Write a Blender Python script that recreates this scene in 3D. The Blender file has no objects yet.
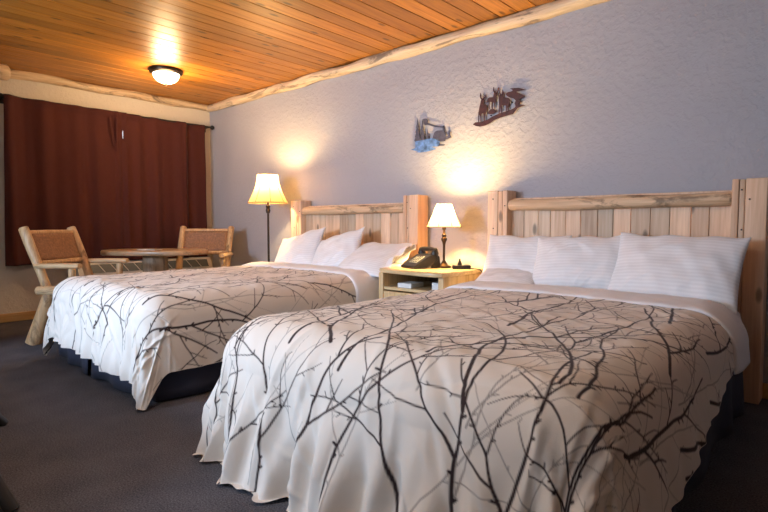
import bpy, math, random
import numpy as np
from mathutils import Vector, Matrix
C = bpy.context.scene.collection
R = math.radians
PI = math.pi

# ------------------------------------------------------------------ helpers
def obj(name, vf, m, parent=None, loc=(0, 0, 0), rot=(0, 0, 0), smooth=True, sharp=40):
    """link a (verts, faces) pair as one mesh object"""
    v, f = vf[0], vf[1]
    me = bpy.data.meshes.new(name)
    me.from_pydata([tuple(p) for p in v], [], f)
    me.update()
    if smooth:
        me.polygons.foreach_set('use_smooth', [True] * len(me.polygons))
        try:
            me.set_sharp_from_angle(angle=R(sharp))
        except Exception:
            pass
    mats = m if isinstance(m, (list, tuple)) else [m]
    for k in mats:
        me.materials.append(k)
    if len(vf) > 2 and vf[2] is not None:
        a = me.attributes.new('tint', 'FLOAT', 'FACE')
        a.data.foreach_set('value', vf[2])
    o = bpy.data.objects.new(name, me)
    o.location = loc
    o.rotation_euler = rot
    if parent:
        o.parent = parent
    C.objects.link(o)
    return o

def tag(o, label, cat, group=None):
    o['label'] = label
    o['category'] = cat
    if group:
        o['group'] = group
    return o

def thing(name, label, cat, loc=(0, 0, 0), rotz=0, group=None):
    o = bpy.data.objects.new(name, None)
    o.empty_display_size = .1
    C.objects.link(o)
    o.location = loc
    o.rotation_euler = (0, 0, rotz)
    return tag(o, label, cat, group)

def struct(name, vf, m, **k):
    o = obj(name, vf, m, **k)
    o['kind'] = 'structure'
    return o

def copy_tree(o, parent=None):
    c = o.copy()
    C.objects.link(c)
    if parent:
        c.parent = parent
    for ch in list(o.children):
        copy_tree(ch, c)
    return c

def merge(*parts):
    V, F, T = [], [], []
    has = any(len(p) > 2 and p[2] is not None for p in parts)
    for p in parts:
        n = len(V)
        V += [tuple(q) for q in p[0]]
        F += [[i + n for i in f] for f in p[1]]
        T += list(p[2]) if len(p) > 2 and p[2] is not None else [.5] * len(p[1])
    return (V, F, T) if has else (V, F)

def xf(vf, M):
    return ([tuple(M @ Vector(p)) for p in vf[0]],) + tuple(vf[1:])

def box(x0, x1, y0, y1, z0, z1, b=0.0):
    if b <= 0:
        v = [(x, y, z) for z in (z0, z1) for x, y in ((x0, y0), (x1, y0), (x1, y1), (x0, y1))]
        return v, [[3, 2, 1, 0], [4, 5, 6, 7], [0, 1, 5, 4], [1, 2, 6, 5], [2, 3, 7, 6], [3, 0, 4, 7]]
    poly = []
    for cx, cy, a0 in ((x1 - b, y0 + b, -90), (x1 - b, y1 - b, 0), (x0 + b, y1 - b, 90), (x0 + b, y0 + b, 180)):
        for k in range(4):
            a = R(a0 + 30 * k)
            poly.append((cx + b * math.cos(a), cy + b * math.sin(a)))
    return bevel_prism(poly, z0, z1, b)

def inset(poly, d):
    cx = sum(p[0] for p in poly) / len(poly)
    cy = sum(p[1] for p in poly) / len(poly)
    out = []
    n = len(poly)
    for i in range(n):
        p0, p1, p2 = Vector(poly[i - 1]), Vector(poly[i]), Vector(poly[(i + 1) % n])
        e1, e2 = (p1 - p0), (p2 - p1)
        n1, n2 = Vector((-e1.y, e1.x)), Vector((-e2.y, e2.x))
        nn = n1.normalized() + n2.normalized()
        nn = nn.normalized() if nn.length > 1e-6 else n1.normalized()
        q = p1 + nn * d
        out.append((q.x, q.y))
    return out

def bevel_prism(poly, z0, z1, b=.004, seg=3):
    """prism over a counter-clockwise outline with rounded top and bottom edges"""
    n = len(poly)
    V, F = [], []
    rings = []
    prof = []
    for k in range(seg + 1):
        a = PI / 2 * k / seg
        prof.append((b * (1 - math.sin(a)), z0 + b * (1 - math.cos(a))))
    for k in range(seg + 1):
        a = PI / 2 * k / seg
        prof.append((b * (1 - math.cos(a)), z1 - b * (1 - math.sin(a))))
    for d, z in prof:
        ip = inset(poly, d) if d > 1e-9 else poly
        rings.append(len(V))
        V += [(x, y, z) for x, y in ip]
    for k in range(len(rings) - 1):
        a, c = rings[k], rings[k + 1]
        for i in range(n):
            j = (i + 1) % n
            F.append([a + i, a + j, c + j, c + i])
    F.append([rings[0] + i for i in reversed(range(n))])
    F.append([rings[-1] + i for i in range(n)])
    return V, F

def lathe(prof, seg=32, axis_loc=(0, 0, 0), cap=True):
    V, F = [], []
    for r, z in prof:
        for i in range(seg):
            a = 2 * PI * i / seg
            V.append((axis_loc[0] + r * math.cos(a), axis_loc[1] + r * math.sin(a), axis_loc[2] + z))
    for k in range(len(prof) - 1):
        for i in range(seg):
            j = (i + 1) % seg
            F.append([k * seg + i, k * seg + j, (k + 1) * seg + j, (k + 1) * seg + i])
    if cap:
        F.append([i for i in reversed(range(seg))])
        F.append([(len(prof) - 1) * seg + i for i in range(seg)])
    return V, F

def tube(pts, r, seg=12, rnd=0.0, seed=0, flat=1.0, knob=0.25):
    """round bar along points; rnd makes it a hand peeled log"""
    rg = random.Random(seed)
    P = [Vector(p) for p in pts]
    rr = r if isinstance(r, (list, tuple)) else [r] * len(P)
    # resample when a log
    if rnd > 0:
        Q, q = [], []
        for i in range(len(P) - 1):
            L = (P[i + 1] - P[i]).length
            m = max(2, int(L / .06))
            for k in range(m):
                Q.append(P[i].lerp(P[i + 1], k / m))
                q.append(rr[i] + (rr[i + 1] - rr[i]) * k / m)
        Q.append(P[-1]); q.append(rr[-1])
        P, rr = Q, q
    # rounded ends
    d0, d1 = (P[1] - P[0]).normalized(), (P[-1] - P[-2]).normalized()
    e0, e1 = rr[0] * knob, rr[-1] * knob
    P = [P[0], P[0] + d0 * e0] + P[1:-1] + [P[-1] - d1 * e1, P[-1]]
    rr = [rr[0] * .8, rr[0]] + list(rr[1:-1]) + [rr[-1], rr[-1] * .8]
    V, F = [], []
    up = Vector((0, 0, 1)) if abs(d0.z) < .9 else Vector((1, 0, 0))
    ph = [rg.random() * 6.28 for _ in range(6)]
    for k, p in enumerate(P):
        t = (P[min(k + 1, len(P) - 1)] - P[max(k - 1, 0)]).normalized()
        sx = t.cross(up).normalized()
        sy = sx.cross(t).normalized()
        off = (sx * math.sin(k * .55 + ph[0]) + sy * math.cos(k * .43 + ph[1])) * rnd * rr[k] * .5
        for i in range(seg):
            a = 2 * PI * i / seg
            w = 1 + rnd * (.5 * math.sin(2 * a + ph[2] + k * .3) + .35 * math.sin(3 * a + ph[3] - k * .5) + .3 * math.sin(k * .9 + ph[4]))
            V.append(p + off + (sx * math.cos(a) + sy * math.sin(a) * flat) * rr[k] * w)
    n = len(P)
    for k in range(n - 1):
        for i in range(seg):
            j = (i + 1) % seg
            F.append([k * seg + i, k * seg + j, (k + 1) * seg + j, (k + 1) * seg + i])
    F.append([i for i in reversed(range(seg))])
    F.append([(n - 1) * seg + i for i in range(seg)])
    return V, F

def grid(fn, nu, nv):
    V = [fn(i / nu, j / nv) for j in range(nv + 1) for i in range(nu + 1)]
    F = [[j * (nu + 1) + i, j * (nu + 1) + i + 1, (j + 1) * (nu + 1) + i + 1, (j + 1) * (nu + 1) + i]
         for j in range(nv) for i in range(nu)]
    return V, F

def grooved(width_list, length, depth, gap, gd, seed, along='z'):
    """one board wall: boards side by side on +X, their face at y=0 looking to -Y, V groove between them"""
    rg = random.Random(seed)
    xs, tint = [], []
    x = 0
    for w in width_list:
        t = rg.random()
        xs += [(x + gap, 0, t), (x + w - gap, 0, t), (x + w, gd, t), (x + w, gd, t)][:3] if xs else [(x, 0, t), (x + w - gap, 0, t), (x + w, gd, t)]
        x += w
    xs[-1] = (x, 0, xs[-1][2])
    V, F, T = [], [], []
    for px, py, t in xs:
        V += [(px, py, 0), (px, py, length), (px, depth, 0), (px, depth, length)]
    for i in range(len(xs) - 1):
        a, b = 4 * i, 4 * i + 4
        F += [[a, b, b + 1, a + 1], [a + 2, a + 3, b + 3, b + 2], [a + 1, b + 1, b + 3, a + 3], [a, a + 2, b + 2, b]]
        T += [xs[i][2]] * 4
    b = 4 * (len(xs) - 1)
    F += [[0, 1, 3, 2], [b, b + 2, b + 3, b + 1]]
    T += [.5, .5]
    return V, F, T

# ---------------------------------------------------------------- materials
class NT:
    def __init__(s, name):
        s.m = bpy.data.materials.new(name)
        s.m.use_nodes = True
        s.t = s.m.node_tree
        s.b = s.t.nodes['Principled BSDF']
        s.out = s.t.nodes['Material Output']
    def n(s, typ, **kw):
        nd = s.t.nodes.new(typ)
        for k, v in kw.items():
            if k.startswith('i_'):
                key = k[2:]
                key = int(key) if key.isdigit() else key.replace('_', ' ')
                nd.inputs[key].default_value = v
            else:
                setattr(nd, k, v)
        return nd
    def l(s, a, b):
        s.t.links.new(a, b)
    def mix(s, fac, a, b, mode='MIX'):
        nd = s.t.nodes.new('ShaderNodeMix')
        nd.data_type = 'RGBA'
        nd.blend_type = mode
        for sock, v in ((nd.inputs[0], fac), (nd.inputs[6], a), (nd.inputs[7], b)):
            if hasattr(v, 'is_linked') or hasattr(v, 'links'):
                s.l(v, sock)
            elif isinstance(v, (int, float)):
                sock.default_value = v
            else:
                sock.default_value = (*v, 1) if len(v) == 3 else v
        return nd.outputs[2]
    def math(s, op, a, b=0.0, c=0.0):
        nd = s.t.nodes.new('ShaderNodeMath')
        nd.operation = op
        for sock, v in zip(nd.inputs, (a, b, c)):
            if isinstance(v, (int, float)):
                sock.default_value = v
            else:
                s.l(v, sock)
        return nd.outputs[0]
    def ramp(s, fac, stops):
        nd = s.t.nodes.new('ShaderNodeValToRGB')
        el = nd.color_ramp.elements
        while len(el) < len(stops):
            el.new(.5)
        for e, (p, c) in zip(el, stops):
            e.position = p
            e.color = (*c, 1) if not isinstance(c, (int, float)) else (c, c, c, 1)
        s.l(fac, nd.inputs[0])
        return nd.outputs[0]
    def bump(s, h, strength=.3, dist=.01):
        nd = s.n('ShaderNodeBump', i_Strength=strength, i_Distance=dist)
        s.l(h, nd.inputs['Height'])
        s.l(nd.outputs[0], s.b.inputs['Normal'])
    def coords(s, scale=(1, 1, 1), kind='Object'):
        tc = s.n('ShaderNodeTexCoord')
        mp = s.n('ShaderNodeMapping')
        mp.inputs['Scale'].default_value = scale
        s.l(tc.outputs[kind], mp.inputs['Vector'])
        return mp.outputs[0]

def m_plain(name, col, rough=.5, metal=0, spec=.5, coat=0, nscale=0, namt=.15, bump=0):
    t = NT(name)
    t.b.inputs['Base Color'].default_value = (*col, 1)
    t.b.inputs['Roughness'].default_value = rough
    t.b.inputs['Metallic'].default_value = metal
    t.b.inputs['Specular IOR Level'].default_value = spec
    t.b.inputs['Coat Weight'].default_value = coat
    if nscale:
        no = t.n('ShaderNodeTexNoise', i_Scale=nscale, i_Detail=4.0)
        t.l(t.coords(), no.inputs['Vector'])
        d = tuple(c * (1 - namt) for c in col)
        u = tuple(min(1, c * (1 + namt)) for c in col)
        t.l(t.ramp(no.outputs[0], [(.3, d), (.7, u)]), t.b.inputs['Base Color'])
        if bump:
            t.bump(no.outputs[0], bump, .005)
    return t.m

def m_wood(name, light, dark, axis='z', rough=.55, spec=.4, coat=0, knots=True, tint=0.0, bark=0.0, barkcol=(.12, .07, .04), gs=1.0, kn=5.0, hue=None, coatr=.1, plane=None):
    t = NT(name)
    sc = {'x': (.05, 1, 1), 'y': (1, .05, 1), 'z': (1, 1, .05)}[axis]
    co = t.coords(sc)
    vec = co
    if tint:
        at = t.n('ShaderNodeAttribute', attribute_name='tint')
        add = t.n('ShaderNodeVectorMath', operation='MULTIPLY_ADD')
        t.l(co, add.inputs[0])
        add.inputs[1].default_value = (1, 1, 1)
        cx = t.n('ShaderNodeCombineXYZ')
        for k in range(3):
            t.l(t.math('MULTIPLY', at.outputs['Fac'], 7.3 + k), cx.inputs[k])
        t.l(cx.outputs[0], add.inputs[2])
        vec = add.outputs[0]
    no = t.n('ShaderNodeTexNoise', i_Scale=28.0 * gs, i_Detail=5.0, i_Roughness=.6, i_Distortion=.6)
    t.l(vec, no.inputs['Vector'])
    wv = t.n('ShaderNodeTexNoise', i_Scale=90.0 * gs, i_Detail=2.0)
    t.l(vec, wv.inputs['Vector'])
    f = t.math('MULTIPLY_ADD', wv.outputs[0], .35, t.math('MULTIPLY', no.outputs[0], .8))
    col = t.ramp(f, [(.35, dark), (.52, tuple((a + b) / 2 for a, b in zip(light, dark))), (.7, light)])
    if knots:
        ks = {'x': (.38, 1, 1), 'y': (1, .38, 1), 'z': (1, 1, .38)}[axis]
        kc = t.coords(ks)
        kv = kc
        if tint:
            a2 = t.n('ShaderNodeVectorMath', operation='ADD')
            t.l(kc, a2.inputs[0]); t.l(cx.outputs[0], a2.inputs[1])
            kv = a2.outputs[0]
        vo = t.n('ShaderNodeTexVoronoi', i_Scale=kn)
        if plane:
            vo.voronoi_dimensions = '2D'
            sp, cb = t.n('ShaderNodeSeparateXYZ'), t.n('ShaderNodeCombineXYZ')
            t.l(kv, sp.inputs[0])
            t.l(sp.outputs['XYZ'.index(plane[0])], cb.inputs[0]); t.l(sp.outputs['XYZ'.index(plane[1])], cb.inputs[1])
            kv = cb.outputs[0]
        t.l(kv, vo.inputs['Vector'])
        k = t.ramp(vo.outputs['Distance'], [(.0, 1.0), (.05, .9), (.095, 0.0)])
        col = t.mix(t.math('MULTIPLY', k, .8), col, tuple(c * .28 for c in dark))
    if tint:
        lo = 1 - tint
        fac = t.math('MULTIPLY_ADD', at.outputs['Fac'], 2 * tint, lo)
        cc = t.n('ShaderNodeCombineXYZ')
        for k in range(3):
            t.l(fac, cc.inputs[k])
        col = t.mix(1.0, col, cc.outputs[0], 'MULTIPLY')
        if hue:
            hx = t.math('FRACT', t.math('MULTIPLY', at.outputs['Fac'], 5.7))
            col = t.mix(t.math('MULTIPLY', hx, .75), col, t.mix(1.0, col, hue, 'MULTIPLY'))
    if bark:
        bn = t.n('ShaderNodeTexNoise', i_Scale=9.0, i_Detail=6.0, i_Roughness=.7, i_Distortion=1.2)
        bs = {'x': (.25, 1, 1), 'y': (1, .25, 1), 'z': (1, 1, .25)}[axis]
        t.l(t.coords(bs), bn.inputs['Vector'])
        bf = t.ramp(bn.outputs[0], [(.56 - .1 * bark, 0.0), (.66 - .1 * bark, 1.0)])
        col = t.mix(t.math('MULTIPLY', bf, .8), col, barkcol)
    t.l(col, t.b.inputs['Base Color'])
    t.b.inputs['Roughness'].default_value = rough
    t.b.inputs['Specular IOR Level'].default_value = spec
    t.b.inputs['Coat Weight'].default_value = coat
    t.b.inputs['Coat Roughness'].default_value = coatr
    t.bump(f, .25, .004)
    return t.m

def m_wall(name, col):
    t = NT(name)
    co = t.coords()
    n1 = t.n('ShaderNodeTexNoise', i_Scale=26.0, i_Detail=4.0, i_Roughness=.6)
    t.l(co, n1.inputs['Vector'])
    n2 = t.n('ShaderNodeTexNoise', i_Scale=2.0, i_Detail=2.0)
    t.l(co, n2.inputs['Vector'])
    h = t.ramp(n1.outputs[0], [(.45, 0.0), (.6, 1.0)])
    t.l(t.ramp(n2.outputs[0], [(.3, tuple(c * .96 for c in col)), (.7, tuple(c * 1.04 for c in col))]), t.b.inputs['Base Color'])
    t.b.inputs['Roughness'].default_value = .6
    t.b.inputs['Specular IOR Level'].default_value = .35
    t.bump(h, .35, .006)
    return t.m

def m_cloth(name, col, ink=None, scale=(1, 1, 1), rough=.85, sheen=.1, bump=.15, nscale=9.0, stripe=False, weave=300.0):
    t = NT(name)
    co = t.coords(scale)
    n1 = t.n('ShaderNodeTexNoise', i_Scale=nscale, i_Detail=3.0, i_Distortion=.4)
    t.l(co, n1.inputs['Vector'])
    base = t.ramp(n1.outputs[0], [(.3, tuple(c * .95 for c in col)), (.7, col)])
    if ink:
        at = t.n('ShaderNodeAttribute', attribute_name='print')
        base = t.mix(t.ramp(at.outputs['Fac'], [(.08, 0.0), (.95, 1.0)]), base, ink)
    if stripe:
        wv = t.n('ShaderNodeTexWave', i_Scale=16.0, bands_direction='Z')
        t.l(t.coords(), wv.inputs['Vector'])
        base = t.mix(t.math('MULTIPLY', wv.outputs['Fac'], .3), base, tuple(c * .7 for c in col))
    t.l(base, t.b.inputs['Base Color'])
    t.b.inputs['Roughness'].default_value = rough
    t.b.inputs['Specular IOR Level'].default_value = .2
    t.b.inputs['Sheen Weight'].default_value = sheen
    n2 = t.n('ShaderNodeTexNoise', i_Scale=weave, i_Detail=1.0)
    t.l(co, n2.inputs['Vector'])
    h = t.math('MULTIPLY_ADD', n2.outputs[0], .08, n1.outputs[0])
    t.bump(h, bump, .02)
    return t.m

def m_shade(name, col, trans=.6):
    t = NT(name)
    d = t.n('ShaderNodeBsdfDiffuse'); d.inputs[0].default_value = (*col, 1)
    tr = t.n('ShaderNodeBsdfTranslucent'); tr.inputs[0].default_value = (*col, 1)
    no = t.n('ShaderNodeTexNoise', i_Scale=120.0)
    t.l(t.coords((1, 1, .1)), no.inputs['Vector'])
    t.l(t.ramp(no.outputs[0], [(.3, tuple(c * .92 for c in col)), (.7, col)]), tr.inputs[0])
    mx = t.n('ShaderNodeMixShader', i_0=trans)
    t.l(d.outputs[0], mx.inputs[1]); t.l(tr.outputs[0], mx.inputs[2])
    t.l(mx.outputs[0], t.out.inputs[0])
    return t.m

def m_glass(name):
    t = NT(name)
    tr = t.n('ShaderNodeBsdfTransparent')
    gl = t.n('ShaderNodeBsdfGlossy', i_Roughness=.02)
    fr = t.n('ShaderNodeFresnel', i_IOR=1.45)
    mx = t.n('ShaderNodeMixShader')
    t.l(fr.outputs[0], mx.inputs[0]); t.l(tr.outputs[0], mx.inputs[1]); t.l(gl.outputs[0], mx.inputs[2])
    t.l(mx.outputs[0], t.out.inputs[0])
    return t.m

def m_emit(name, col, st):
    t = NT(name)
    t.b.inputs['Base Color'].default_value = (.9, .88, .82, 1)
    t.b.inputs['Roughness'].default_value = .3
    t.b.inputs['Emission Color'].default_value = (*col, 1)
    t.b.inputs['Emission Strength'].default_value = st
    return t.m

def m_carpet(name):
    t = NT(name)
    co = t.coords()
    n1 = t.n('ShaderNodeTexNoise', i_Scale=170.0, i_Detail=2.0)
    t.l(co, n1.inputs['Vector'])
    n2 = t.n('ShaderNodeTexNoise', i_Scale=5.0, i_Detail=4.0)
    t.l(co, n2.inputs['Vector'])
    vo = t.n('ShaderNodeTexVoronoi', i_Scale=260.0)
    t.l(co, vo.inputs['Vector'])
    f = t.math('MULTIPLY_ADD', n2.outputs[0], .25, t.math('MULTIPLY', n1.outputs[0], .8))
    t.l(t.ramp(f, [(.35, CARPET[0]), (.7, CARPET[1])]), t.b.inputs['Base Color'])
    t.b.inputs['Roughness'].default_value = 1
    t.b.inputs['Specular IOR Level'].default_value = .05
    t.bump(t.math('SUBTRACT', 1.0, vo.outputs['Distance']), .5, .006)
    return t.m
DEER = {
  'antler1a': [(3.965,1.939),(3.959,1.918),(3.964,1.896),(3.981,1.882),(3.985,1.889),(3.973,1.902),(3.971,1.924)],
  'antler1b': [(3.995,1.938),(3.991,1.920),(3.999,1.908),(3.991,1.895),(3.983,1.886),(3.991,1.881),(4.008,1.896),(4.016,1.909),(4.009,1.921),(4.005,1.907),(3.999,1.919)],
  'body1': [(3.974,1.891),(3.996,1.887),(4.002,1.872),(3.992,1.859),(3.996,1.847),(4.017,1.841),(4.023,1.825),(4.018,1.787),(4.010,1.777),(4.004,1.724),(3.998,1.710),(3.996,1.757),(3.991,1.783),(3.976,1.782),(3.974,1.764),(3.977,1.713),(3.968,1.714),(3.965,1.758),(3.957,1.781),(3.954,1.716),(3.948,1.716),(3.948,1.789),(3.956,1.832),(3.965,1.856),(3.968,1.873)],
  'antler2a': [(4.075,1.963),(4.072,1.935),(4.082,1.916),(4.095,1.914),(4.092,1.929),(4.084,1.937),(4.080,1.955)],
  'antler2b': [(4.122,1.955),(4.110,1.943),(4.107,1.923),(4.097,1.914),(4.107,1.907),(4.119,1.928),(4.124,1.941)],
  'body2': [(4.081,1.920),(4.108,1.912),(4.107,1.894),(4.097,1.889),(4.099,1.857),(4.094,1.850),(4.092,1.797),(4.086,1.798),(4.082,1.845),(4.073,1.850),(4.072,1.800),(4.065,1.801),(4.063,1.855),(4.046,1.858),(4.046,1.804),(4.039,1.805),(4.035,1.859),(4.025,1.854),(4.021,1.844),(4.017,1.851),(4.025,1.886),(4.041,1.891),(4.074,1.889)],
  'antler3a': [(4.127,1.926),(4.125,1.905),(4.135,1.890),(4.143,1.895),(4.135,1.907),(4.131,1.924)],
  'antler3b': [(4.151,1.929),(4.147,1.909),(4.142,1.894),(4.155,1.888),(4.163,1.910),(4.156,1.919)],
  'body3': [(4.125,1.898),(4.153,1.894),(4.159,1.875),(4.203,1.861),(4.213,1.846),(4.212,1.822),(4.202,1.809),(4.201,1.764),(4.195,1.765),(4.192,1.807),(4.187,1.763),(4.180,1.764),(4.180,1.811),(4.148,1.817),(4.145,1.758),(4.139,1.759),(4.134,1.816),(4.129,1.760),(4.122,1.761),(4.124,1.828),(4.122,1.864),(4.117,1.882)],
  'ground': [(3.899,1.712),(3.921,1.724),(3.968,1.721),(4.027,1.731),(4.068,1.747),(4.109,1.759),(4.157,1.767),(4.205,1.773),(4.243,1.782),(4.266,1.798),(4.297,1.802),(4.335,1.791),(4.305,1.787),(4.274,1.781),(4.251,1.757),(4.236,1.742),(4.189,1.738),(4.134,1.731),(4.085,1.720),(4.052,1.703),(4.011,1.690),(3.960,1.687),(3.925,1.697)],
  'bush': [(4.026,1.772),(4.039,1.794),(4.051,1.803),(4.077,1.803),(4.096,1.790),(4.109,1.782),(4.092,1.775),(4.068,1.767)],
  'bough': [(4.210,1.929),(4.279,1.921),(4.329,1.900),(4.287,1.898),(4.257,1.897),(4.295,1.877),(4.333,1.854),(4.296,1.843),(4.281,1.835),(4.304,1.821),(4.289,1.813),(4.278,1.796),(4.259,1.790),(4.249,1.816),(4.258,1.835),(4.242,1.851),(4.211,1.863),(4.187,1.878),(4.175,1.894),(4.195,1.904),(4.226,1.906),(4.234,1.912)],
}
CABIN = {
  'tree1': [(3.357,1.833),(3.370,1.782),(3.376,1.754),(3.370,1.751),(3.380,1.719),(3.374,1.716),(3.388,1.687),(3.382,1.684),(3.393,1.637),(3.338,1.635),(3.328,1.651),(3.338,1.674),(3.332,1.678),(3.344,1.712),(3.338,1.716),(3.348,1.750),(3.344,1.754),(3.352,1.784)],
  'tree2': [(3.412,1.818),(3.422,1.775),(3.417,1.768),(3.429,1.729),(3.423,1.725),(3.437,1.689),(3.431,1.686),(3.439,1.632),(3.390,1.637),(3.398,1.679),(3.392,1.683),(3.400,1.724),(3.396,1.733),(3.405,1.770),(3.407,1.800)],
  'smoke': [(3.417,1.818),(3.451,1.817),(3.470,1.799),(3.467,1.781),(3.504,1.765),(3.551,1.747),(3.607,1.733),(3.629,1.735),(3.629,1.719),(3.598,1.725),(3.542,1.736),(3.494,1.753),(3.461,1.765),(3.436,1.762),(3.423,1.783)],
  'tree3': [(3.463,1.740),(3.468,1.701),(3.476,1.662),(3.478,1.635),(3.452,1.638),(3.456,1.672),(3.459,1.702)],
  'cabin': [(3.516,1.650),(3.537,1.697),(3.561,1.705),(3.617,1.702),(3.616,1.732),(3.629,1.730),(3.631,1.700),(3.646,1.673),(3.649,1.636),(3.580,1.636)],
  'bank': [(3.580,1.647),(3.644,1.647),(3.672,1.655),(3.673,1.683),(3.683,1.694),(3.691,1.657),(3.703,1.637),(3.672,1.629),(3.640,1.622),(3.649,1.613),(3.590,1.614),(3.566,1.606),(3.643,1.587),(3.631,1.578),(3.569,1.579)],
  'snow': [(3.338,1.643),(3.398,1.644),(3.457,1.648),(3.519,1.650),(3.594,1.616),(3.573,1.578),(3.505,1.582),(3.557,1.559),(3.534,1.554),(3.476,1.548),(3.389,1.545),(3.334,1.554),(3.369,1.558),(3.288,1.578),(3.339,1.586)],
}
# ------------------------------------------------------------------ palette
CARPET = ((.050, .050, .060), (.158, .154, .175))
PINE_L, PINE_D = (.80, .62, .45), (.58, .39, .25)
CEIL_L, CEIL_D = (.48, .195, .026), (.26, .09, .009)
M = dict(
    wall=m_wall('lavender_grey_paint', (.375, .366, .392)),
    cream=m_wall('cream_paint', (.62, .55, .44)),
    carpet=m_carpet('charcoal_carpet'),
    ceil=m_wood('varnished_pine', CEIL_L, CEIL_D, 'y', rough=.45, spec=.4, coat=.14, coatr=.25, knots=True, tint=.26, kn=5.0, plane='XY'),
    groove=m_plain('groove', (.05, .02, .006), .8),
    pz=m_wood('pine_z', PINE_L, PINE_D, 'z', tint=0),
    pzt=m_wood('pine_boards', PINE_L, PINE_D, 'z', tint=.28, kn=5.0, plane='XZ', hue=(.92, .72, .62)),
    px=m_wood('pine_log_x', (.74, .53, .34), (.46, .28, .15), 'x', bark=.25, barkcol=(.16, .10, .06)),
    logx=m_wood('peeled_log_x', (.76, .60, .40), (.48, .32, .18), 'x', bark=.35, barkcol=(.16, .11, .08)),
    logy=m_wood('peeled_log_y', (.70, .52, .32), (.42, .27, .14), 'y', bark=.45, barkcol=(.13, .08, .05)),
    chz=m_wood('chair_log_z', (.58, .39, .21), (.34, .20, .09), 'z', bark=.2, barkcol=(.17, .10, .05), rough=.45),
    chx=m_wood('chair_log_x', (.68, .49, .29), (.44, .28, .14), 'x', bark=.2, barkcol=(.17, .10, .05), rough=.4),
    tbl=m_wood('table_slab', (.50, .32, .18), (.30, .17, .08), 'x', bark=.2, rough=.35, coat=.3),
    tbz=m_wood('table_trunk', (.42, .29, .18), (.22, .14, .08), 'z', bark=.6, barkcol=(.10, .065, .04)),
    leather=m_plain('tan_woven_panel', (.23, .11, .05), .6, nscale=60, namt=.3, bump=.3),
    curtain=m_cloth('maroon_curtain', (.062, .015, .011), bump=.1, sheen=.05, nscale=14),
    black=m_plain('black_metal', (.012, .011, .011), .4, .3),
    bronze=m_plain('dark_bronze', (.045, .028, .018), .35, .75),
    plastic=m_plain('black_plastic', (.012, .012, .015), .3),
    keyp=m_plain('pale_keypad', (.42, .42, .36), .5),
    white=m_plain('white_paper', (.75, .75, .73), .6),
    sheet=m_cloth('white_cotton', (.84, .835, .85), bump=.06, nscale=16, stripe=True),
    sheet2=m_cloth('white_sheet', (.84, .835, .85), bump=.10, nscale=12),
    cover=m_cloth('branch_print_cotton', (.77, .715, .655), ink=(.035, .022, .024), bump=.25, nscale=7, weave=260),
    skirt=m_cloth('dark_navy_skirt', (.045, .048, .075), bump=.2, sheen=.05),
    box=m_cloth('box_spring_ticking', (.10, .10, .12), bump=.1),
    shade=m_shade('cream_lamp_shade', (.95, .69, .33), .5),
    dome=m_emit('lit_opal_glass', (1.0, .82, .56), 10),
    heat=m_plain('beige_enamel', (.58, .54, .46), .45, nscale=3),
    hgr=m_plain('grey_green_grille', (.10, .11, .095), .5),
    deer=m_plain('rust_brown_metal', (.045, .010, .008), .5, .2, nscale=40, namt=.5),
    cab=m_plain('slate_metal', (.060, .060, .095), .5, .2, nscale=40, namt=.4),
    snow=m_plain('blue_metal', (.13, .25, .52), .4, .4, nscale=25, namt=.6),
    walnut=m_plain('black_stained_wood', (.012, .010, .010), .5),
    base=m_wood('pine_skirting', (.55, .33, .13), (.36, .19, .06), 'y', rough=.4),
    glass=m_glass('window_glass'),
    frame=m_plain('white_frame', (.7, .69, .66), .4),
    nsx=m_wood('nightstand_slab', (.74, .55, .30), (.48, .31, .14), 'x', rough=.35, coat=.2),
    nsz=m_wood('nightstand_side', (.72, .52, .28), (.48, .30, .13), 'z', rough=.45),
    dark=m_plain('dark_inside', (.10, .055, .025), .7),
)

# ------------------------------------------------------------------ room shell
YF, XR, H = -3.62, 7.1, 2.44
struct('floor', box(-.1, XR + .1, YF - .1, .1, -.1, 0), M['carpet'], smooth=False)
struct('wall_back', box(-.12, XR + .12, 0, .1, -.1, H + .1), M['wall'], smooth=False)
struct('wall_right', box(XR, XR + .1, YF, 0, -.1, H + .1), M['wall'], smooth=False)
# curtain wall with its window hole, front wall with a hole added for the key light
WY0, WY1, WZ0, WZ1 = -1.85, -.30, .85, 2.05
struct('wall_left', merge(box(-.1, 0, YF, WY0, -.1, H + .1), box(-.1, 0, WY1, 0, -.1, H + .1),
                          box(-.1, 0, WY0, WY1, -.1, WZ0), box(-.1, 0, WY0, WY1, WZ1, H + .1)), M['cream'], smooth=False)
FX0, FX1, FZ0, FZ1 = 1.8, 5.5, .44, 2.12
struct('wall_front', merge(box(-.1, FX0, YF - .1, YF, -.1, H + .1), box(FX1, XR + .1, YF - .1, YF, -.1, H + .1),
                           box(FX0, FX1, YF - .1, YF, -.1, FZ0), box(FX0, FX1, YF - .1, YF, FZ1, H + .1)), M['cream'], smooth=False)

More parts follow.
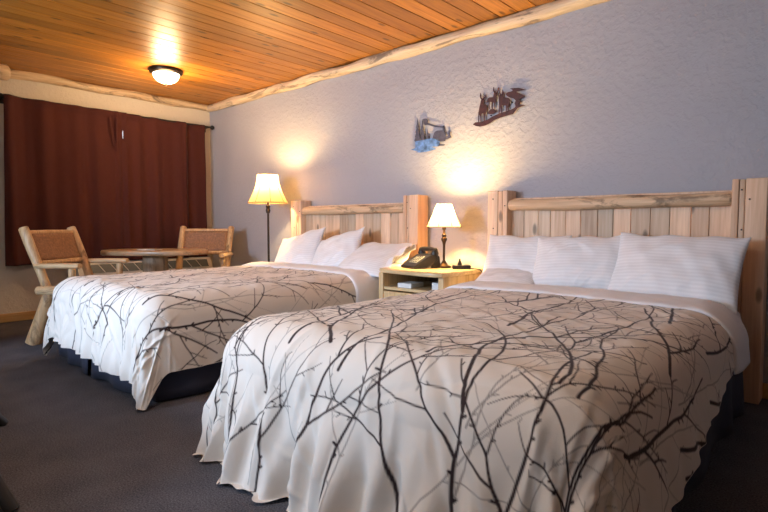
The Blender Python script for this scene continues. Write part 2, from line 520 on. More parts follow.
def window(name, ax, a0, a1, z0, z1, c):
    """frame with mullion and a pane; ax is the wall's long axis"""
    t = .045
    def bx(u0, u1, v0, v1, d0, d1):
        return box(u0, u1, c + d0, c + d1, v0, v1) if ax == 'x' else box(c + d0, c + d1, u0, u1, v0, v1)
    fr = merge(bx(a0, a1, z0, z0 + t, 0, .06), bx(a0, a1, z1 - t, z1, 0, .06), bx(a0, a0 + t, z0 + t, z1 - t, 0, .06), bx(a1 - t, a1, z0 + t, z1 - t, 0, .06))
    o = struct(name, fr, M['frame'], smooth=False)
    obj('glass_pane', bx(a0 + t, a1 - t, z0 + t, z1 - t, .028, .032), M['glass'], o, smooth=False)
    return o
window('window_1', 'y', WY0, WY1, WZ0, WZ1, -.08)
window('added_light_window', 'x', FX0, FX1, FZ0, FZ1, YF - .08)  # made-up window, added so the cool key and sky fill can enter

# board ceiling: boards run away from the headboard wall, V grooves between
g = grooved([.14] * 52, -YF + .1, .06, .0045, .024, 5)
cv = [(-.06 + v[0], .05 - v[2], H + v[1]) for v in g[0]]
struct('ceiling', (cv, g[1], g[2]), M['ceil'], smooth=False)
struct('baseboard_left', box(0, .018, YF, 0, 0, .085, .005), M['base'])
struct('baseboard_back', box(.018, XR, -.018, 0, 0, .085, .005), M['base'])
# peeled log trims under the ceiling
struct('trim_1', tube([(0.02, -.022, H - .042), (XR, -.022, H - .042)], .046, 12, .17, 3), M['logx'])
struct('trim_2', tube([(.022, -.03, H - .040), (.022, YF, H - .040)], .042, 12, .17, 8), M['logy'])
struct('trim_3', tube([(.36, YF, H - .125), (.36, -2.18, H - .125)], .074, 14, .08, 9), M['logy'])

# ------------------------------------------------------------------ curtains and rod
rod = thing('curtain_rod', 'thin black curtain rod with ball ends above maroon curtains', 'curtain rod', (.11, -1.08, 2.152))
obj('rod', tube([(0, -1.10, 0), (0, 1.03, 0)], .011, 10, knob=.1), M['black'], rod)
for s, yy in ((-1, -1.115), (1, 1.05)):
    obj('finial', lathe([(.004, -.026), (.016, -.021), (.025, -.008), (.026, .006), (.018, .02), (.004, .026)], 14, (0, yy, 0)), M['black'], rod)
for yy in (-1.085, 1.0):
    obj('bracket', merge(box(-.11, 0, yy - .008, yy + .008, -.012, .004), box(-.11, -.102, yy - .02, yy + .02, -.05, .03)), M['black'], rod, smooth=False)

def curtain(name, y0, y1, x0, seed, label, edge0=None, edge1=None, folds=()):
    rg = random.Random(seed)
    ph = [rg.random() * 6.28 for _ in range(5)]
    zt, zb = 2.165, .555
    def f(u, v):
        z = zb + (zt - zb) * v
        a = y0 + (edge0(z) if edge0 else 0)
        b = y1 + (edge1(z) if edge1 else 0)
        y = a + (b - a) * u
        am = .010 + .012 * (1 - v)
        x = x0 + am * (math.sin(2 * PI * y / .27 + ph[0]) + .5 * math.sin(2 * PI * y / .16 + ph[1] + .6 * v)) + .004 * math.sin(9 * z + ph[2] + 4 * y)
        for fy, fw, fa in folds:
            x += fa * math.exp(-((y - fy) / fw) ** 2)
        if v > .955:                                     # rod pocket and little heading frill
            k = (v - .955) / .045
            x += -.004 + .016 * math.sin(k * PI)
        if v < .03:
            x += .003
        return (x - x0, y - (y0 + y1) / 2, z - zb)
    V, F = grid(f, 150, 70)
    o = obj(name, (V, F), M['curtain'], loc=(x0, (y0 + y1) / 2, zb))
    md = o.modifiers.new('thick', 'SOLIDIFY'); md.thickness = .004; md.offset = 0
    return tag(o, label, 'curtain', None)
bump_ = lambda z, c, w: math.exp(-((z - c) / w) ** 4)
c1 = curtain('curtain', -2.222, -1.075, .135, 1, 'wide maroon curtain panel, the left of two, hanging behind the left armchair',
             edge0=lambda z: .035 * (z - .5) / 1.6, edge1=lambda z: -.040 * bump_(z, 1.93, .09), folds=((-2.15, .045, .035), (-2.03, .04, -.02), (-1.17, .03, .03)))
curtain('curtain', -1.115, -.135, .112, 2, 'maroon curtain panel nearest the corner, hanging behind the right armchair',
        edge0=lambda z: .014 * bump_(z, 1.93, .09), folds=((-.39, .025, .028), (-.33, .03, -.018), (-.95, .05, .012)))
obj('fold_shade_strip', tube([(.036, .395, 1.545), (.042, .405, 1.42), (.046, .43, 1.27), (.046, .445, 1.225), (.044, .455, 1.27), (.038, .462, 1.54)], .008, 8, flat=.5), M['curtain'], c1)  # strip of curtain cloth shaped to stand in for a dark fold shadow

# ------------------------------------------------------------------ wall heater under the window
ht = thing('wall_heater', 'beige wall heater with slatted grille under the maroon curtains', 'heater', (.0, -.86, 0))
prof = [(.0, .05), (.19, .05), (.20, .06), (.20, .425), (.135, .535), (.125, .545), (0, .545)]
hv = [(x, y, z) for y in (-.75, .75) for x, z in prof]
n = len(prof)
obj('casing', (hv, [[i, (i + 1) % n, n + (i + 1) % n, n + i] for i in range(n)] + [list(range(n))[::-1], list(range(n, 2 * n))]), M['heat'], ht, smooth=False)
def slope(y, k, lift):                                   # point on the sloped top face
    x, z = .20 - .065 * k, .425 + .11 * k
    return (x + .86 * lift, y, z + .51 * lift)
gv = [slope(-.70, .12, .002), slope(.70, .12, .002), slope(.70, .88, .002), slope(-.70, .88, .002)]
gv2 = [slope(-.70, .12, .006), slope(.70, .12, .006), slope(.70, .88, .006), slope(-.70, .88, .006)]
obj('grille', (gv + gv2, [[3, 2, 1, 0], [4, 5, 6, 7], [0, 1, 5, 4], [1, 2, 6, 5], [2, 3, 7, 6], [3, 0, 4, 7]]), M['hgr'], ht, smooth=False)
for k in range(11):
    y = -.62 + k * .122
    obj('slat', tube([slope(y, .13, .009), slope(y - .05, .87, .009)], .004, 6, knob=.1), M['heat'], ht)
obj('foot_rail', box(.02, .19, -.74, .74, 0, .05), M['hgr'], ht, smooth=False)

# ------------------------------------------------------------------ log armchairs
def armchair(label, loc, rz):
    t = thing('log_armchair', label, 'armchair', loc, rz, None)
    for s in (-1, 1):
        obj('back_post', tube([(.0, s * .265, .40), (-.085, s * .268, .64), (-.195, s * .272, .925)], [.034, .036, .035], 12, .10, 5 + s), M['chz'], t)
    obj('top_rail', tube([(-.173, -.25, .885), (-.173, .25, .885)], .019, 10, .08, 3), M['chz'], t)
    obj('lower_rail', tube([(-.085, -.25, .638), (-.085, .25, .638)], .022, 10, .08, 4), M['chz'], t)
    def bp(u, v):
        z = .655 + .220 * v
        x = -.085 - .33 * (z - .64) - .012 * math.sin(PI * v) * math.sin(PI * u)
        return (x, -.245 + .49 * u, z)
    b = obj('back_panel', grid(bp, 12, 8), M['leather'], t)
    md = b.modifiers.new('thick', 'SOLIDIFY'); md.thickness = .014; md.offset = 0
    for s in (-1, 1):
        obj('armrest', tube([(-.075, s * .302, .622), (.12, s * .310, .625), (.31, s * .315, .625)], [.030, .034, .034], 12, .06, 11 + s, flat=.62), M['chx'], t)
        obj('arm_post', tube([(.23, s * .30, .42), (.235, s * .305, .605)], .027, 10, .08, 13 + s), M['chz'], t)
        obj('side_rail', tube([(-.075, s * .295, .425), (.42, s * .295, .435)], [.034, .034], 12, .05, 15 + s), M['chx'], t)
        obj('leg', tube([(.015, s * .262, .405), (-.05, s * .29, .2), (-.115, s * .315, .0)], [.05, .054, .056], 14, .08, 17 + s, knob=.1), M['chz'], t)
        obj('leg', tube([(.39, s * .262, .405), (.43, s * .285, .0)], [.045, .048], 14, .08, 19 + s, knob=.1), M['chz'], t)
    obj('front_rail', tube([(.40, -.28, .42), (.40, .28, .42)], .03, 12, .06, 21), M['chz'], t)
    obj('back_rail', tube([(.02, -.28, .42), (.02, .28, .42)], .03, 12, .06, 22), M['chz'], t)
    def st(u, v):
        return (.02 + .38 * u, -.265 + .53 * v, .452 - .018 * math.sin(PI * u) * math.sin(PI * v))
    s_ = obj('seat', grid(st, 8, 8), M['leather'], t)
    md = s_.modifiers.new('thick', 'SOLIDIFY'); md.thickness = .014; md.offset = 0
    return t
ch = armchair('pine log armchair with tan back panel at far left by the maroon curtain', (1.20, -1.985, 0), R(36))
ch2 = copy_tree(ch)
ch2.location = (.775, -.565, 0)
ch2.rotation_euler = (0, 0, R(-48))
ch2['label'] = 'pine log armchair with tan back panel in the corner, facing the log table'

# ------------------------------------------------------------------ log table
tb = thing('log_table', 'log table with thick live edge slab top between the two armchairs', 'table', (.92, -1.14, 0), R(42))
rg = random.Random(4)
op = []
for k in range(26):
    a = 2 * PI * k / 26
    rx, ry = .50, .31
    ca, sa = math.cos(a), math.sin(a)
    e = .72
    op.append((rx * math.copysign(abs(ca) ** e, ca) * (1 + .03 * rg.uniform(-1, 1)), ry * math.copysign(abs(sa) ** e, sa) * (1 + .03 * rg.uniform(-1, 1))))
obj('tabletop', bevel_prism(op, .652, .70, .014), M['tbl'], tb)
obj('pedestal', tube([(0, 0, .03), (0, 0, .645)], [.125, .108], 18, .10, 6, knob=.05), M['tbz'], tb)
obj('foot', tube([(-.30, 0, .04), (.30, 0, .04)], .04, 12, .08, 7), M['tbl'], tb)
obj('foot', tube([(0, -.28, .04), (0, .28, .04)], .04, 12, .08, 8), M['tbl'], tb)
lf = obj('leaflet', box(-.10, .10, -.06, .06, 0, .006, .002), M['white'], loc=(.95, -1.21, .70), rot=(0, 0, R(30)))
tag(lf, 'small pale folded leaflet lying on the log table top', 'leaflet')
obj('dark_cover', box(.0, .095, -.055, .055, .0058, .0072), M['hgr'], lf, smooth=False)

# ------------------------------------------------------------------ beds
BW, TOP, TOP2 = .765, .572, .560                                      # half width, height of the made bed
def bed(label, cx):
    t = thing('bed', label, 'bed', (cx, -1.2, 0))
    # headboard: grooved vertical boards, two slab posts, a half log rail
    ws = []
    rg = random.Random(12)
    x = 0
    while x < 1.34 - .06:
        w = rg.choice((.095, .10, .105, .11, .09)); w = min(w, 1.36 - x)
        ws.append(w); x += w
    ws[-1] += 1.36 - x
    g = grooved(ws, .86, .05, .003, .008, 3)
    hb = obj('headboard', ([(v[0] - .68, v[1] + 1.115, v[2]) for v in g[0]], g[1], g[2]), M['pzt'], t, smooth=False)
    hb.location = (0, 0, .20)
    for s in (-1, 1):
        c = s * .745
        xs = [c - .078, c + .004, c + .042, c + .078] if s < 0 else [c - .078, c - .045, c - .018, c + .078]
        parts = []
        tt = []
        for k in range(3):
            p = box(xs[k] + (.001 if k else 0), xs[k + 1] - (.001 if k < 2 else 0), 1.045 + (.0, .004, .002)[k], 1.18, -.20, .985 + (.003, 0, .004)[k], .005)
            parts.append((p[0], p[1], [(.75, .45, .6)[k] if s < 0 else (.5, .3, .65)[k]] * len(p[1])))
        po = obj('post', merge(*parts), M['pzt'], hb)
        for kx, kz in ((xs[0] + .045, .93), (xs[0] + .05, .72), (xs[2] + .02, .88)):
            obj('screw', lathe([(.0045, -.001), (.0045, .002), (.001, .003)], 8), M['black'], po, loc=(kx, 1.044, kz), rot=(R(90), 0, 0))
    obj('top_rail', tube([(-.665, 1.085, .885), (0, 1.083, .882), (.665, 1.085, .888)], [.040, .042, .040], 16, .08, 31, flat=.95, knob=.3), M['px'], hb)
    obj('back_rail', box(-.67, .67, 1.125, 1.175, .86, .935, .01), M['pz'], hb)
    obj('box_spring', box(-BW + .02, BW - .02, -1.10, 1.0, .10, .34, .03), M['box'], t)
    obj('mattress', box(-BW + .012, BW - .012, -1.11, 1.01, .335, TOP2 - .028, .085), M['sheet2'], t)
    # dark skirt: runs down both sides and round the foot, one pleat gap at the foot
    def strip(path, ph):
        L = [0]
        for i in range(1, len(path)):
            L.append(L[-1] + math.hypot(path[i][0] - path[i - 1][0], path[i][1] - path[i - 1][1]))
        nu = int(L[-1] / .03)
        def f(u, v):
            d = u * L[-1]
            i = max(k for k in range(len(path) - 1) if L[k] <= d + 1e-9)
            w = (d - L[i]) / (L[i + 1] - L[i])
            px = path[i][0] + (path[i + 1][0] - path[i][0]) * w
            py = path[i][1] + (path[i + 1][1] - path[i][1]) * w
            ex, ey = path[i + 1][0] - path[i][0], path[i + 1][1] - path[i][1]
            el = math.hypot(ex, ey)
            o_ = (.006 + .012 * (1 - v)) * math.sin(d * 14 + ph + 1.3 * math.sin(d * 5)) + .012 * (1 - v)
            return (px + ey / el * o_, py - ex / el * o_, .012 + .33 * v)
        return grid(f, nu, 6)
    a = BW - .005
    for nm, pth, ph in (('skirt', [(-a, .98), (-a, -1.085), (-.06, -1.115)], .3), ('skirt', [(.02, -1.115), (a, -1.085), (a, .98)], 1.7)):
        o = obj('bed_skirt', strip(pth, ph), M['skirt'], t)
        md = o.modifiers.new('thick', 'SOLIDIFY'); md.thickness = .004; md.offset = 0
    for s in (-1, 1):
        for y in (-.95, .85):
            obj('leg', lathe([(.02, 0), (.024, .004), (.024, .10)], 12), M['black'], t, loc=(s * (BW - .12), y, 0))
    return t
X1, X2 = 2.65, 4.94
b1 = bed('bed with pine board headboard, the farther one beside the floor lamp', X1)
b2 = copy_tree(b1)
b2.location = (X2, -1.2, 0)
b2['label'] = 'bed with pine board headboard, nearest the camera under the deer wall art'

# --- cloth drape over a mattress: flat cloth point (S across, T from the wall towards the foot) -> bed space
def drape(S, T, A, B, top, Rr=.10, fl=.10, amp=.016, seed=0, off=0.0, fold=.16, rip=1.0, crn=.0, crease=0):
    rg = np.random.RandomState(seed)
    ph = rg.rand(16) * 6.28
    a, b = A - Rr, B - Rr
    sg = np.where(S < 0, -1.0, 1.0)
    qx = np.maximum(np.abs(S) - a, 0); qy = np.maximum(T - b, 0)
    r = np.hypot(qx, qy)
    phi = np.arctan2(qy, np.maximum(qx, 1e-9))
    phi = np.where(r < 1e-9, 0, phi)
    r = r * (1 - crn * np.sin(2 * phi))
    arc = PI * Rr / 2
    th = np.minimum(r / Rr, PI / 2)
    d = np.maximum(r - arc, 0)
    out = (Rr + off) * np.sin(th) + d * math.sin(fl)
    down = (Rr + off) * (1 - np.cos(th)) + d * math.cos(fl)
    corner = (qx > 0) & (qy > 0)
    e = np.where(corner, b + .34 * phi, np.where(qy > 0, b + .34 * PI / 2 + (a - np.abs(S)), T))
    p8 = np.where(sg > 0, 0, 2.1)
    g = np.clip(d / .22, 0, 1) ** 1.2
    k = 2 * PI
    ripple = (np.sin(k * (e / .19 + .9 * d * sg) + ph[0] + p8 + .8 * np.sin(k * e / .7 + ph[1])) * .6
              + np.sin(k * (e / .11 - 1.2 * d * sg) + ph[2] + p8) * .34
              + np.sin(k * (e / .43 + .5 * d * sg) + ph[3] + p8) * .75)
    out = out + amp * g * ripple * np.where(qy > 0, np.clip(.25 + .75 * phi / 1.2, 0, 1), .25)
    w = np.where(corner, np.exp(-((phi - PI / 4) / .30) ** 2), 0)
    w2 = np.where(corner, np.exp(-((phi - .25) / .17) ** 2) + np.exp(-((phi - 1.32) / .17) ** 2), 0)
    out = out + fold * w * d - .05 * w2 * d
    z = top + off - down
    crown = .012 * np.clip(1 - (S / A) ** 2, 0, 1)
    wr = (.0035 * np.sin(k * (S / .31 + .4 * T) + ph[5] + 1.4 * np.sin(k * T / .9)) + .0035 * np.sin(k * (T / .37 - .35 * S) + ph[6] + 1.2 * np.sin(k * S / .8 + ph[7]))
          + .002 * np.sin(k * (S / .13 + T / .21) + ph[8]) + .0018 * np.sin(k * (S / .17 - T / .12) + ph[9])) * rip
    cz = np.zeros_like(z)                                # single creases pressed into the cloth
    if crease:
        for q in range(crease):
            low = q % 5 < 3
            cs, ct = rg.uniform(-A - .15, A + .3), (rg.uniform(B, B + .45) if low else rg.uniform(.8, B))
            an = rg.normal(.25, .35) if low else rg.uniform(0, 3.14)
            ln, wd, am_ = rg.uniform(.10, .32), rg.uniform(.010, .024), rg.uniform(.004, .011) * (1 if low else .45) * rg.choice([-1, 1, 1])
            dx, dy = S - cs, T - ct
            al, ac = dx * math.sin(an) + dy * math.cos(an), dx * math.cos(an) - dy * math.sin(an)
            cz += am_ * np.exp(-(al / ln) ** 2 - ((ac + .4 * al * al) / wd) ** 2)
    out = out + cz * np.clip(r / .12, 0, 1)
    z = z + cz * np.clip(1 - r / .12, 0, 1)
    flat = np.clip(1 - r / .2, 0, 1)
    z = z + (crown + wr * .55) * flat + wr * .3 * g
    over = np.maximum(.010 - z, 0)
    z = np.maximum(z, .010 + .012 * (over > 0) * (1 + np.sin(k * e / .08)) * np.clip(over * 8, 0, 1))
    out = out + .22 * over
    x = sg * np.minimum(np.abs(S), a) + sg * out * np.cos(phi) * (r > 0)
    y = np.minimum(T, b) + out * np.sin(phi) * (r > 0)
    return np.stack([x, -y, z], -1)

def branches(seed, s0, s1, t0, t1, rows, nbig, nthin, big=.0066):
    """segments of a bare-branch print growing from the foot hem towards the pillows"""
    rg = random.Random(seed)
    segs = []
    def grow(x, y, ang, L, w, tone, depth):
        n = max(3, int(L / .035))
        step = L / n
        curve = rg.uniform(-.5, .5) / n
        side = rg.choice((-1, 1))
        nxt = rg.uniform(.12, .3) * L
        acc = 0
        for i in range(n):
            ang += curve + rg.gauss(0, .07)
            k = i / n
            ww = w * (1 - .42 * k)
            nx, ny = x + math.sin(ang) * step, y - math.cos(ang) * step
            segs.append((x, y, nx, ny, ww, w * (1 - .42 * (i + 1) / n), tone))
            x, y = nx, ny
            acc += step
            if rg.random() < .22:                       # bud
                ba = ang + rg.choice((-1, 1)) * rg.uniform(.6, 1.1)
                bl = rg.uniform(.010, .020)
                segs.append((x, y, x + math.sin(ba) * bl, y - math.cos(ba) * bl, ww * .9, ww * .8, tone))
            if acc > nxt and depth < 2 and k < .85:
                acc = 0
                nxt = rg.uniform(.14, .34) * max(L, .5)
                a2 = ang + side * rg.uniform(.4, .85)
                grow(x, y, a2, L * rg.uniform(.28, .55) * (1 - .4 * k), ww * .8, tone, depth + 1)
                side = -side
                ang -= side * -.10
    for r_ in range(rows):
        tt = t1 - (t1 - t0) * r_ / rows * .95
        for k in range(nbig):
            grow(s0 + (s1 - s0) * (k + rg.random()) / nbig, tt + rg.uniform(-.15, .05), rg.gauss(0, .2), rg.uniform(.7, 1.2), big * rg.uniform(.75, 1.15), 1.0, 0)
        for k in range(nthin):
            grow(s0 + (s1 - s0) * (k + rg.random()) / nthin, tt + rg.uniform(-.3, .05), rg.gauss(0, .35), rg.uniform(.5, .95), big * .5, .62, 1)
    return segs

def bedspread(label, cx, A, B, top, t0, dl, dr0, dr1, f0, f1, du, seed, cat='bedspread', rows=4, nbig=8, nthin=9, **kw):
    """dl left drop, dr0..dr1 right drop head..foot, f0..f1 foot drop left..right"""
    L = B - t0 + (f0 + f1) / 2
    nu, nv = int((2 * A + dl + dr1) / du), int(L / du)
    u = np.linspace(0, 1, nu + 1)[None, :]
    v = np.linspace(0, 1, nv + 1)[:, None]
    wid = 2 * A + dl + dr0 + (dr1 - dr0) * v
    S = -A - dl + u * wid
    end = B + f0 + (f1 - f0) * u
    T = t0 + v * (end - t0) + 0 * S
    P = drape(S, T, A, B, top, seed=seed, **kw)
    ink = np.zeros(S.shape)
    for x0, y0, x1, y1, w0, w1, tone in branches(seed, -A - dl, A + dr1, t0, B + max(f0, f1), rows, nbig, nthin):
        m = .02
        va, vb = (min(y0, y1) - m - t0) / (B + min(f0, f1) - t0), (max(y0, y1) + m - t0) / (B + max(f0, f1) - t0)
        va, vb = min(va, (min(y0, y1) - m - t0) / (B + max(f0, f1) - t0)), max(vb, (max(y0, y1) + m - t0) / (B + min(f0, f1) - t0))
        W0, W1 = 2 * A + dl + min(dr0, dr1), 2 * A + dl + max(dr0, dr1)
        ua, ub = (min(x0, x1) - m + A + dl) / W1, (max(x0, x1) + m + A + dl) / W0
        j0, j1 = max(0, int(va * nv)), min(nv, int(vb * nv) + 2)
        i0, i1 = max(0, int(ua * nu)), min(nu, int(ub * nu) + 2)
        if j1 <= j0 or i1 <= i0:
            continue
        s, t = S[j0:j1, i0:i1], T[j0:j1, i0:i1]
        dx, dy = x1 - x0, y1 - y0
        k = np.clip(((s - x0) * dx + (t - y0) * dy) / (dx * dx + dy * dy + 1e-12), 0, 1)
        dist = np.hypot(s - x0 - k * dx, t - y0 - k * dy)
        w = w0 + (w1 - w0) * k
        a = np.clip((w - dist) / du + .5, 0, 1) * tone
        ink[j0:j1, i0:i1] = np.maximum(ink[j0:j1, i0:i1], a)
    nV = (nu + 1) * (nv + 1)
    me = bpy.data.meshes.new('bedspread')
    idx = np.arange(nV).reshape(nv + 1, nu + 1)
    q = np.stack([idx[:-1, :-1], idx[:-1, 1:], idx[1:, 1:], idx[1:, :-1]], -1).reshape(-1, 4)
    me.vertices.add(nV); me.vertices.foreach_set('co', P.reshape(-1).astype(np.float32))
    me.loops.add(q.size); me.loops.foreach_set('vertex_index', q.reshape(-1).astype(np.int32))
    me.polygons.add(len(q)); me.polygons.foreach_set('loop_start', (np.arange(len(q)) * 4).astype(np.int32))
    me.update(calc_edges=True)
    me.polygons.foreach_set('use_smooth', np.ones(len(q), bool))
    at = me.attributes.new('print', 'FLOAT', 'POINT')
    at.data.foreach_set('value', ink.reshape(-1).astype(np.float32))
    me.materials.append(M['cover'])
    me.update()
    o = bpy.data.objects.new('bedspread', me)
    o.location = (cx, 0, 0)
    C.objects.link(o)
    return tag(o, label, cat)

bedspread('cream bedspread printed with bare branches on the farther bed', X1, .80, 2.345, TOP, .70, .32, .36, .33, .33, .42, .005, 21, fl=.09, amp=.018, crease=80, fold=.12, Rr=.14, nbig=9, nthin=10)
bedspread('cream bedspread printed with bare branches on the bed nearest the camera', X2, .80, 2.375, TOP2, .70, .27, .12, .47, .535, .52, .0042, 33, fl=.21, amp=.040, nbig=12, nthin=12, fold=.06, crn=.13, crease=90, Rr=.17)

def top_sheet(label, cx, t0, t1, drop_l, drop_r, seed, top):
    A, B = .80, 3.0
    nu, nv = 150, 20
    def mk(off_fn):
        u = np.linspace(0, 1, nu + 1)[None, :]
        v = np.linspace(0, 1, nv + 1)[:, None]
        S = -A - drop_l + u * (2 * A + drop_l + drop_r) + 0 * v
        T = t0 + v * (t1 - t0) + .012 * np.sin(S * 7 + seed) * v + .02 * (S / A) ** 2 * v
        P = drape(S, T, A, B, top, Rr=.14 if top == TOP else .17, seed=seed, off=.0, amp=.006, rip=1.0)
        offs = off_fn(v + 0 * S) + .0015 * np.sin(S * 23 + seed + 5 * v) * np.sin(PI * v)
        nx = np.clip((np.abs(P[..., 0]) - (A - .10)) / .10, 0, 1)
        P[..., 0] += np.sign(P[..., 0]) * offs * nx
        P[..., 2] += offs * (1 - nx * .8)
        return P
    P = mk(lambda v: -.002 + .020 * np.sqrt(np.clip(1 - ((v - .5) / .5) ** 2, 0, 1)))
    V = P.reshape(-1, 3).tolist()
    F = [[j * (nu + 1) + i, j * (nu + 1) + i + 1, (j + 1) * (nu + 1) + i + 1, (j + 1) * (nu + 1) + i] for j in range(nv) for i in range(nu)]
    o = obj('top_sheet', (V, F), M['sheet2'], loc=(cx, 0, 0), sharp=180)
    md = o.modifiers.new('thick', 'SOLIDIFY'); md.thickness = .006; md.offset = -1
    return tag(o, label, 'sheet')
top_sheet('white sheet folded back over the top of the farther bedspread', X1, .50, .80, .25, .26, 2, TOP)
top_sheet('white sheet folded back over the top of the nearest bedspread', X2, .50, .82, .22, .18, 5, TOP2)

# ------------------------------------------------------------------ pillows
def pillow(label, w, h, T, loc, lean, yaw, roll, seed, open_end=0, slump=.0, group=None):
    rg = random.Random(seed)
    ph = [rg.random() * 6.28 for _ in range(8)]
    nu, nv = 72, 52
    V, F = [], []
    cr = []
    for _ in range(11):
        a = rg.uniform(-.9, .9); e = rg.choice((-1, 1))
        cr.append((rg.uniform(-.9, .9), e * rg.uniform(.5, 1.0), a + rg.choice((0, PI / 2)) * .4, rg.uniform(.25, .6), rg.uniform(.025, .05), rg.uniform(.04, .10)))
    for sd in (-1, 1):
        base = len(V)
        for j in range(nv + 1):
            for i in range(nu + 1):
                u, v = -1 + 2 * i / nu, -1 + 2 * j / nv
                ex = 1 - .05 * (1 - v * v) - .0 * abs(v)         # sides drawn in, corners out
                ey = 1 - .06 * (1 - u * u)
                x, z = u * ex * w / 2, v * ey * h / 2
                th = (max(0, 1 - abs(u) ** 2.6) * max(0, 1 - abs(v) ** 2.4)) ** .55
                th *= 1 - .22 * v * slump - .0
                edge = max(abs(u), abs(v))
                wr = .045 * math.sin(7 * u + 3 * v + ph[0] + 1.5 * math.sin(3 * v + ph[1])) + .03 * math.sin(11 * v - 5 * u + ph[2] + sd) \
                    + .05 * math.sin(17 * u + ph[3] + 4 * math.sin(2 * v + ph[4])) * edge
                for cu, cv_, ca, cl_, cw_, ch_ in cr:
                    du_, dv_ = u - cu, v - cv_
                    al, ac = du_ * math.cos(ca) + dv_ * math.sin(ca), -du_ * math.sin(ca) + dv_ * math.cos(ca)
                    wr += ch_ * math.exp(-(al / cl_) ** 2 - ((ac + .25 * al * al) / cw_) ** 2)
                y = sd * (T / 2) * th * (1 + wr) + .008 * math.sin(5 * u + ph[5]) * edge ** 6 + sd * .0025
                z += .006 * math.sin(9 * u + ph[6]) * abs(v) ** 5
                V.append((x, y, z))
        for j in range(nv):
            for i in range(nu):
                q = [base + j * (nu + 1) + i, base + j * (nu + 1) + i + 1, base + (j + 1) * (nu + 1) + i + 1, base + (j + 1) * (nu + 1) + i]
                F.append(q if sd < 0 else q[::-1])
    n1 = (nu + 1) * (nv + 1)
    rim = [i for i in range(nu + 1)] + [j * (nu + 1) + nu for j in range(1, nv + 1)] + [nv * (nu + 1) + i for i in range(nu - 1, -1, -1)] + [j * (nu + 1) for j in range(nv - 1, 0, -1)]
    for k in range(len(rim)):
        a, b = rim[k], rim[(k + 1) % len(rim)]
        F.append([b, a, a + n1, b + n1])
    Mx = Matrix.Translation(loc) @ Matrix.Rotation(yaw, 4, 'Z') @ Matrix.Rotation(-lean, 4, 'X') @ Matrix.Rotation(roll, 4, 'Y')
    o = obj('pillow', (V, F), M['sheet'], sharp=180)
    o.matrix_world = Mx
    tag(o, label, 'pillow', group)
    if open_end:                                         # ruffled open end of the pillow case
        def fl_(u, v):
            a = 2 * PI * u
            zz = math.sin(a) * h / 2 * (.93 + .03 * v)
            yy = math.cos(a) * (T * .22 + .012 * v * (1 + math.sin(9 * a + ph[1]))) + .006 * v * math.sin(7 * a)
            xx = open_end * (w / 2 - .05 + .085 * v + .008 * v * math.sin(5 * a + ph[0]))
            return (xx, yy, zz)
        e = obj('pillowcase_end', grid(fl_, 64, 8), M['sheet2'], o, sharp=180)
        md = e.modifiers.new('thick', 'SOLIDIFY'); md.thickness = .003; md.offset = 0
    return o
# farther bed, left to right
pillow('white pillow on the farther bed, nearest the floor lamp, tilted on one corner', .58, .42, .15, (X1 - .39, -.42, .695), R(33), R(-4), R(-16), 1, slump=1)
pillow('white pillow in the middle of the farther bed, between two other pillows', .56, .42, .15, (X1 + .12, -.41, .695), R(33), R(-4), R(-16), 2, slump=1)
pillow('white pillow on the farther bed beside the telephone, with ruffled open end', .54, .46, .12, (X1 + .57, -.44, .672), R(59), 0, 0, 3, open_end=1, slump=.5)
# nearest bed, left to right
pillow('white pillow on the nearest bed beside the table lamp, partly behind another', .58, .38, .14, (X2 - .47, -.28, .702), R(24), R(2), 0, 4, slump=1)
pillow('white striped pillow in the middle of the nearest bed under the board headboard', .58, .39, .15, (X2 - .075, -.34, .705), R(27), R(2), R(-2), 5, slump=1)
pillow('white pillow at the right end of the nearest bed, against the right post', .64, .42, .17, (X2 + .45, -.37, .708), R(29), R(-3), R(1), 6, slump=1)
pillow('white pillow lying low in front of the left pillow on the nearest bed', .40, .26, .08, (X2 - .50, -.44, .598), R(70), R(8), 0, 7)

# ------------------------------------------------------------------ nightstand and what stands on it
NX, NY = 3.80, -.40
ns = thing('nightstand', 'pine nightstand with open shelf between the two beds', 'nightstand', (NX, NY, 0))
op = []
for x, y in ((-.31, -.23), (-.24, -.275), (-.05, -.305), (.14, -.32), (.26, -.32), (.305, -.29), (.315, -.1), (.31, .16), (.305, .355), (0, .365), (-.30, .36), (-.312, .1)):
    op.append((x, y))
obj('top', bevel_prism(op, .598, .628, .009), M['nsx'], ns)
for s in (-1, 1):
    obj('side_panel', box(s * .27 - .022, s * .27 + .022, -.26, .33, 0, .598, .006), M['nsz'], ns)
obj('back_panel', box(-.25, .25, .305, .325, .03, .598), M['dark'], ns, smooth=False)
obj('shelf', box(-.248, .248, -.25, .305, .475, .497, .003), M['nsx'], ns)
obj('drawer_front', box(-.246, .246, -.255, -.235, .20, .465, .004), M['nsz'], ns)
obj('bottom_panel', box(-.248, .248, -.235, .305, .08, .10, .003), M['nsx'], ns)
tag(obj('booklet', box(-.06, .06, -.08, .08, 0, .032, .003), M['white'], loc=(3.725, -.55, .497), rot=(0, 0, R(4))), 'small white box lying on the nightstand shelf', 'box')
tag(obj('card', box(-.045, .03, -.04, .04, 0, .05, .003), M['white'], loc=(3.99, -.55, .497)), 'upright white packet on the nightstand shelf by its right side', 'packet')

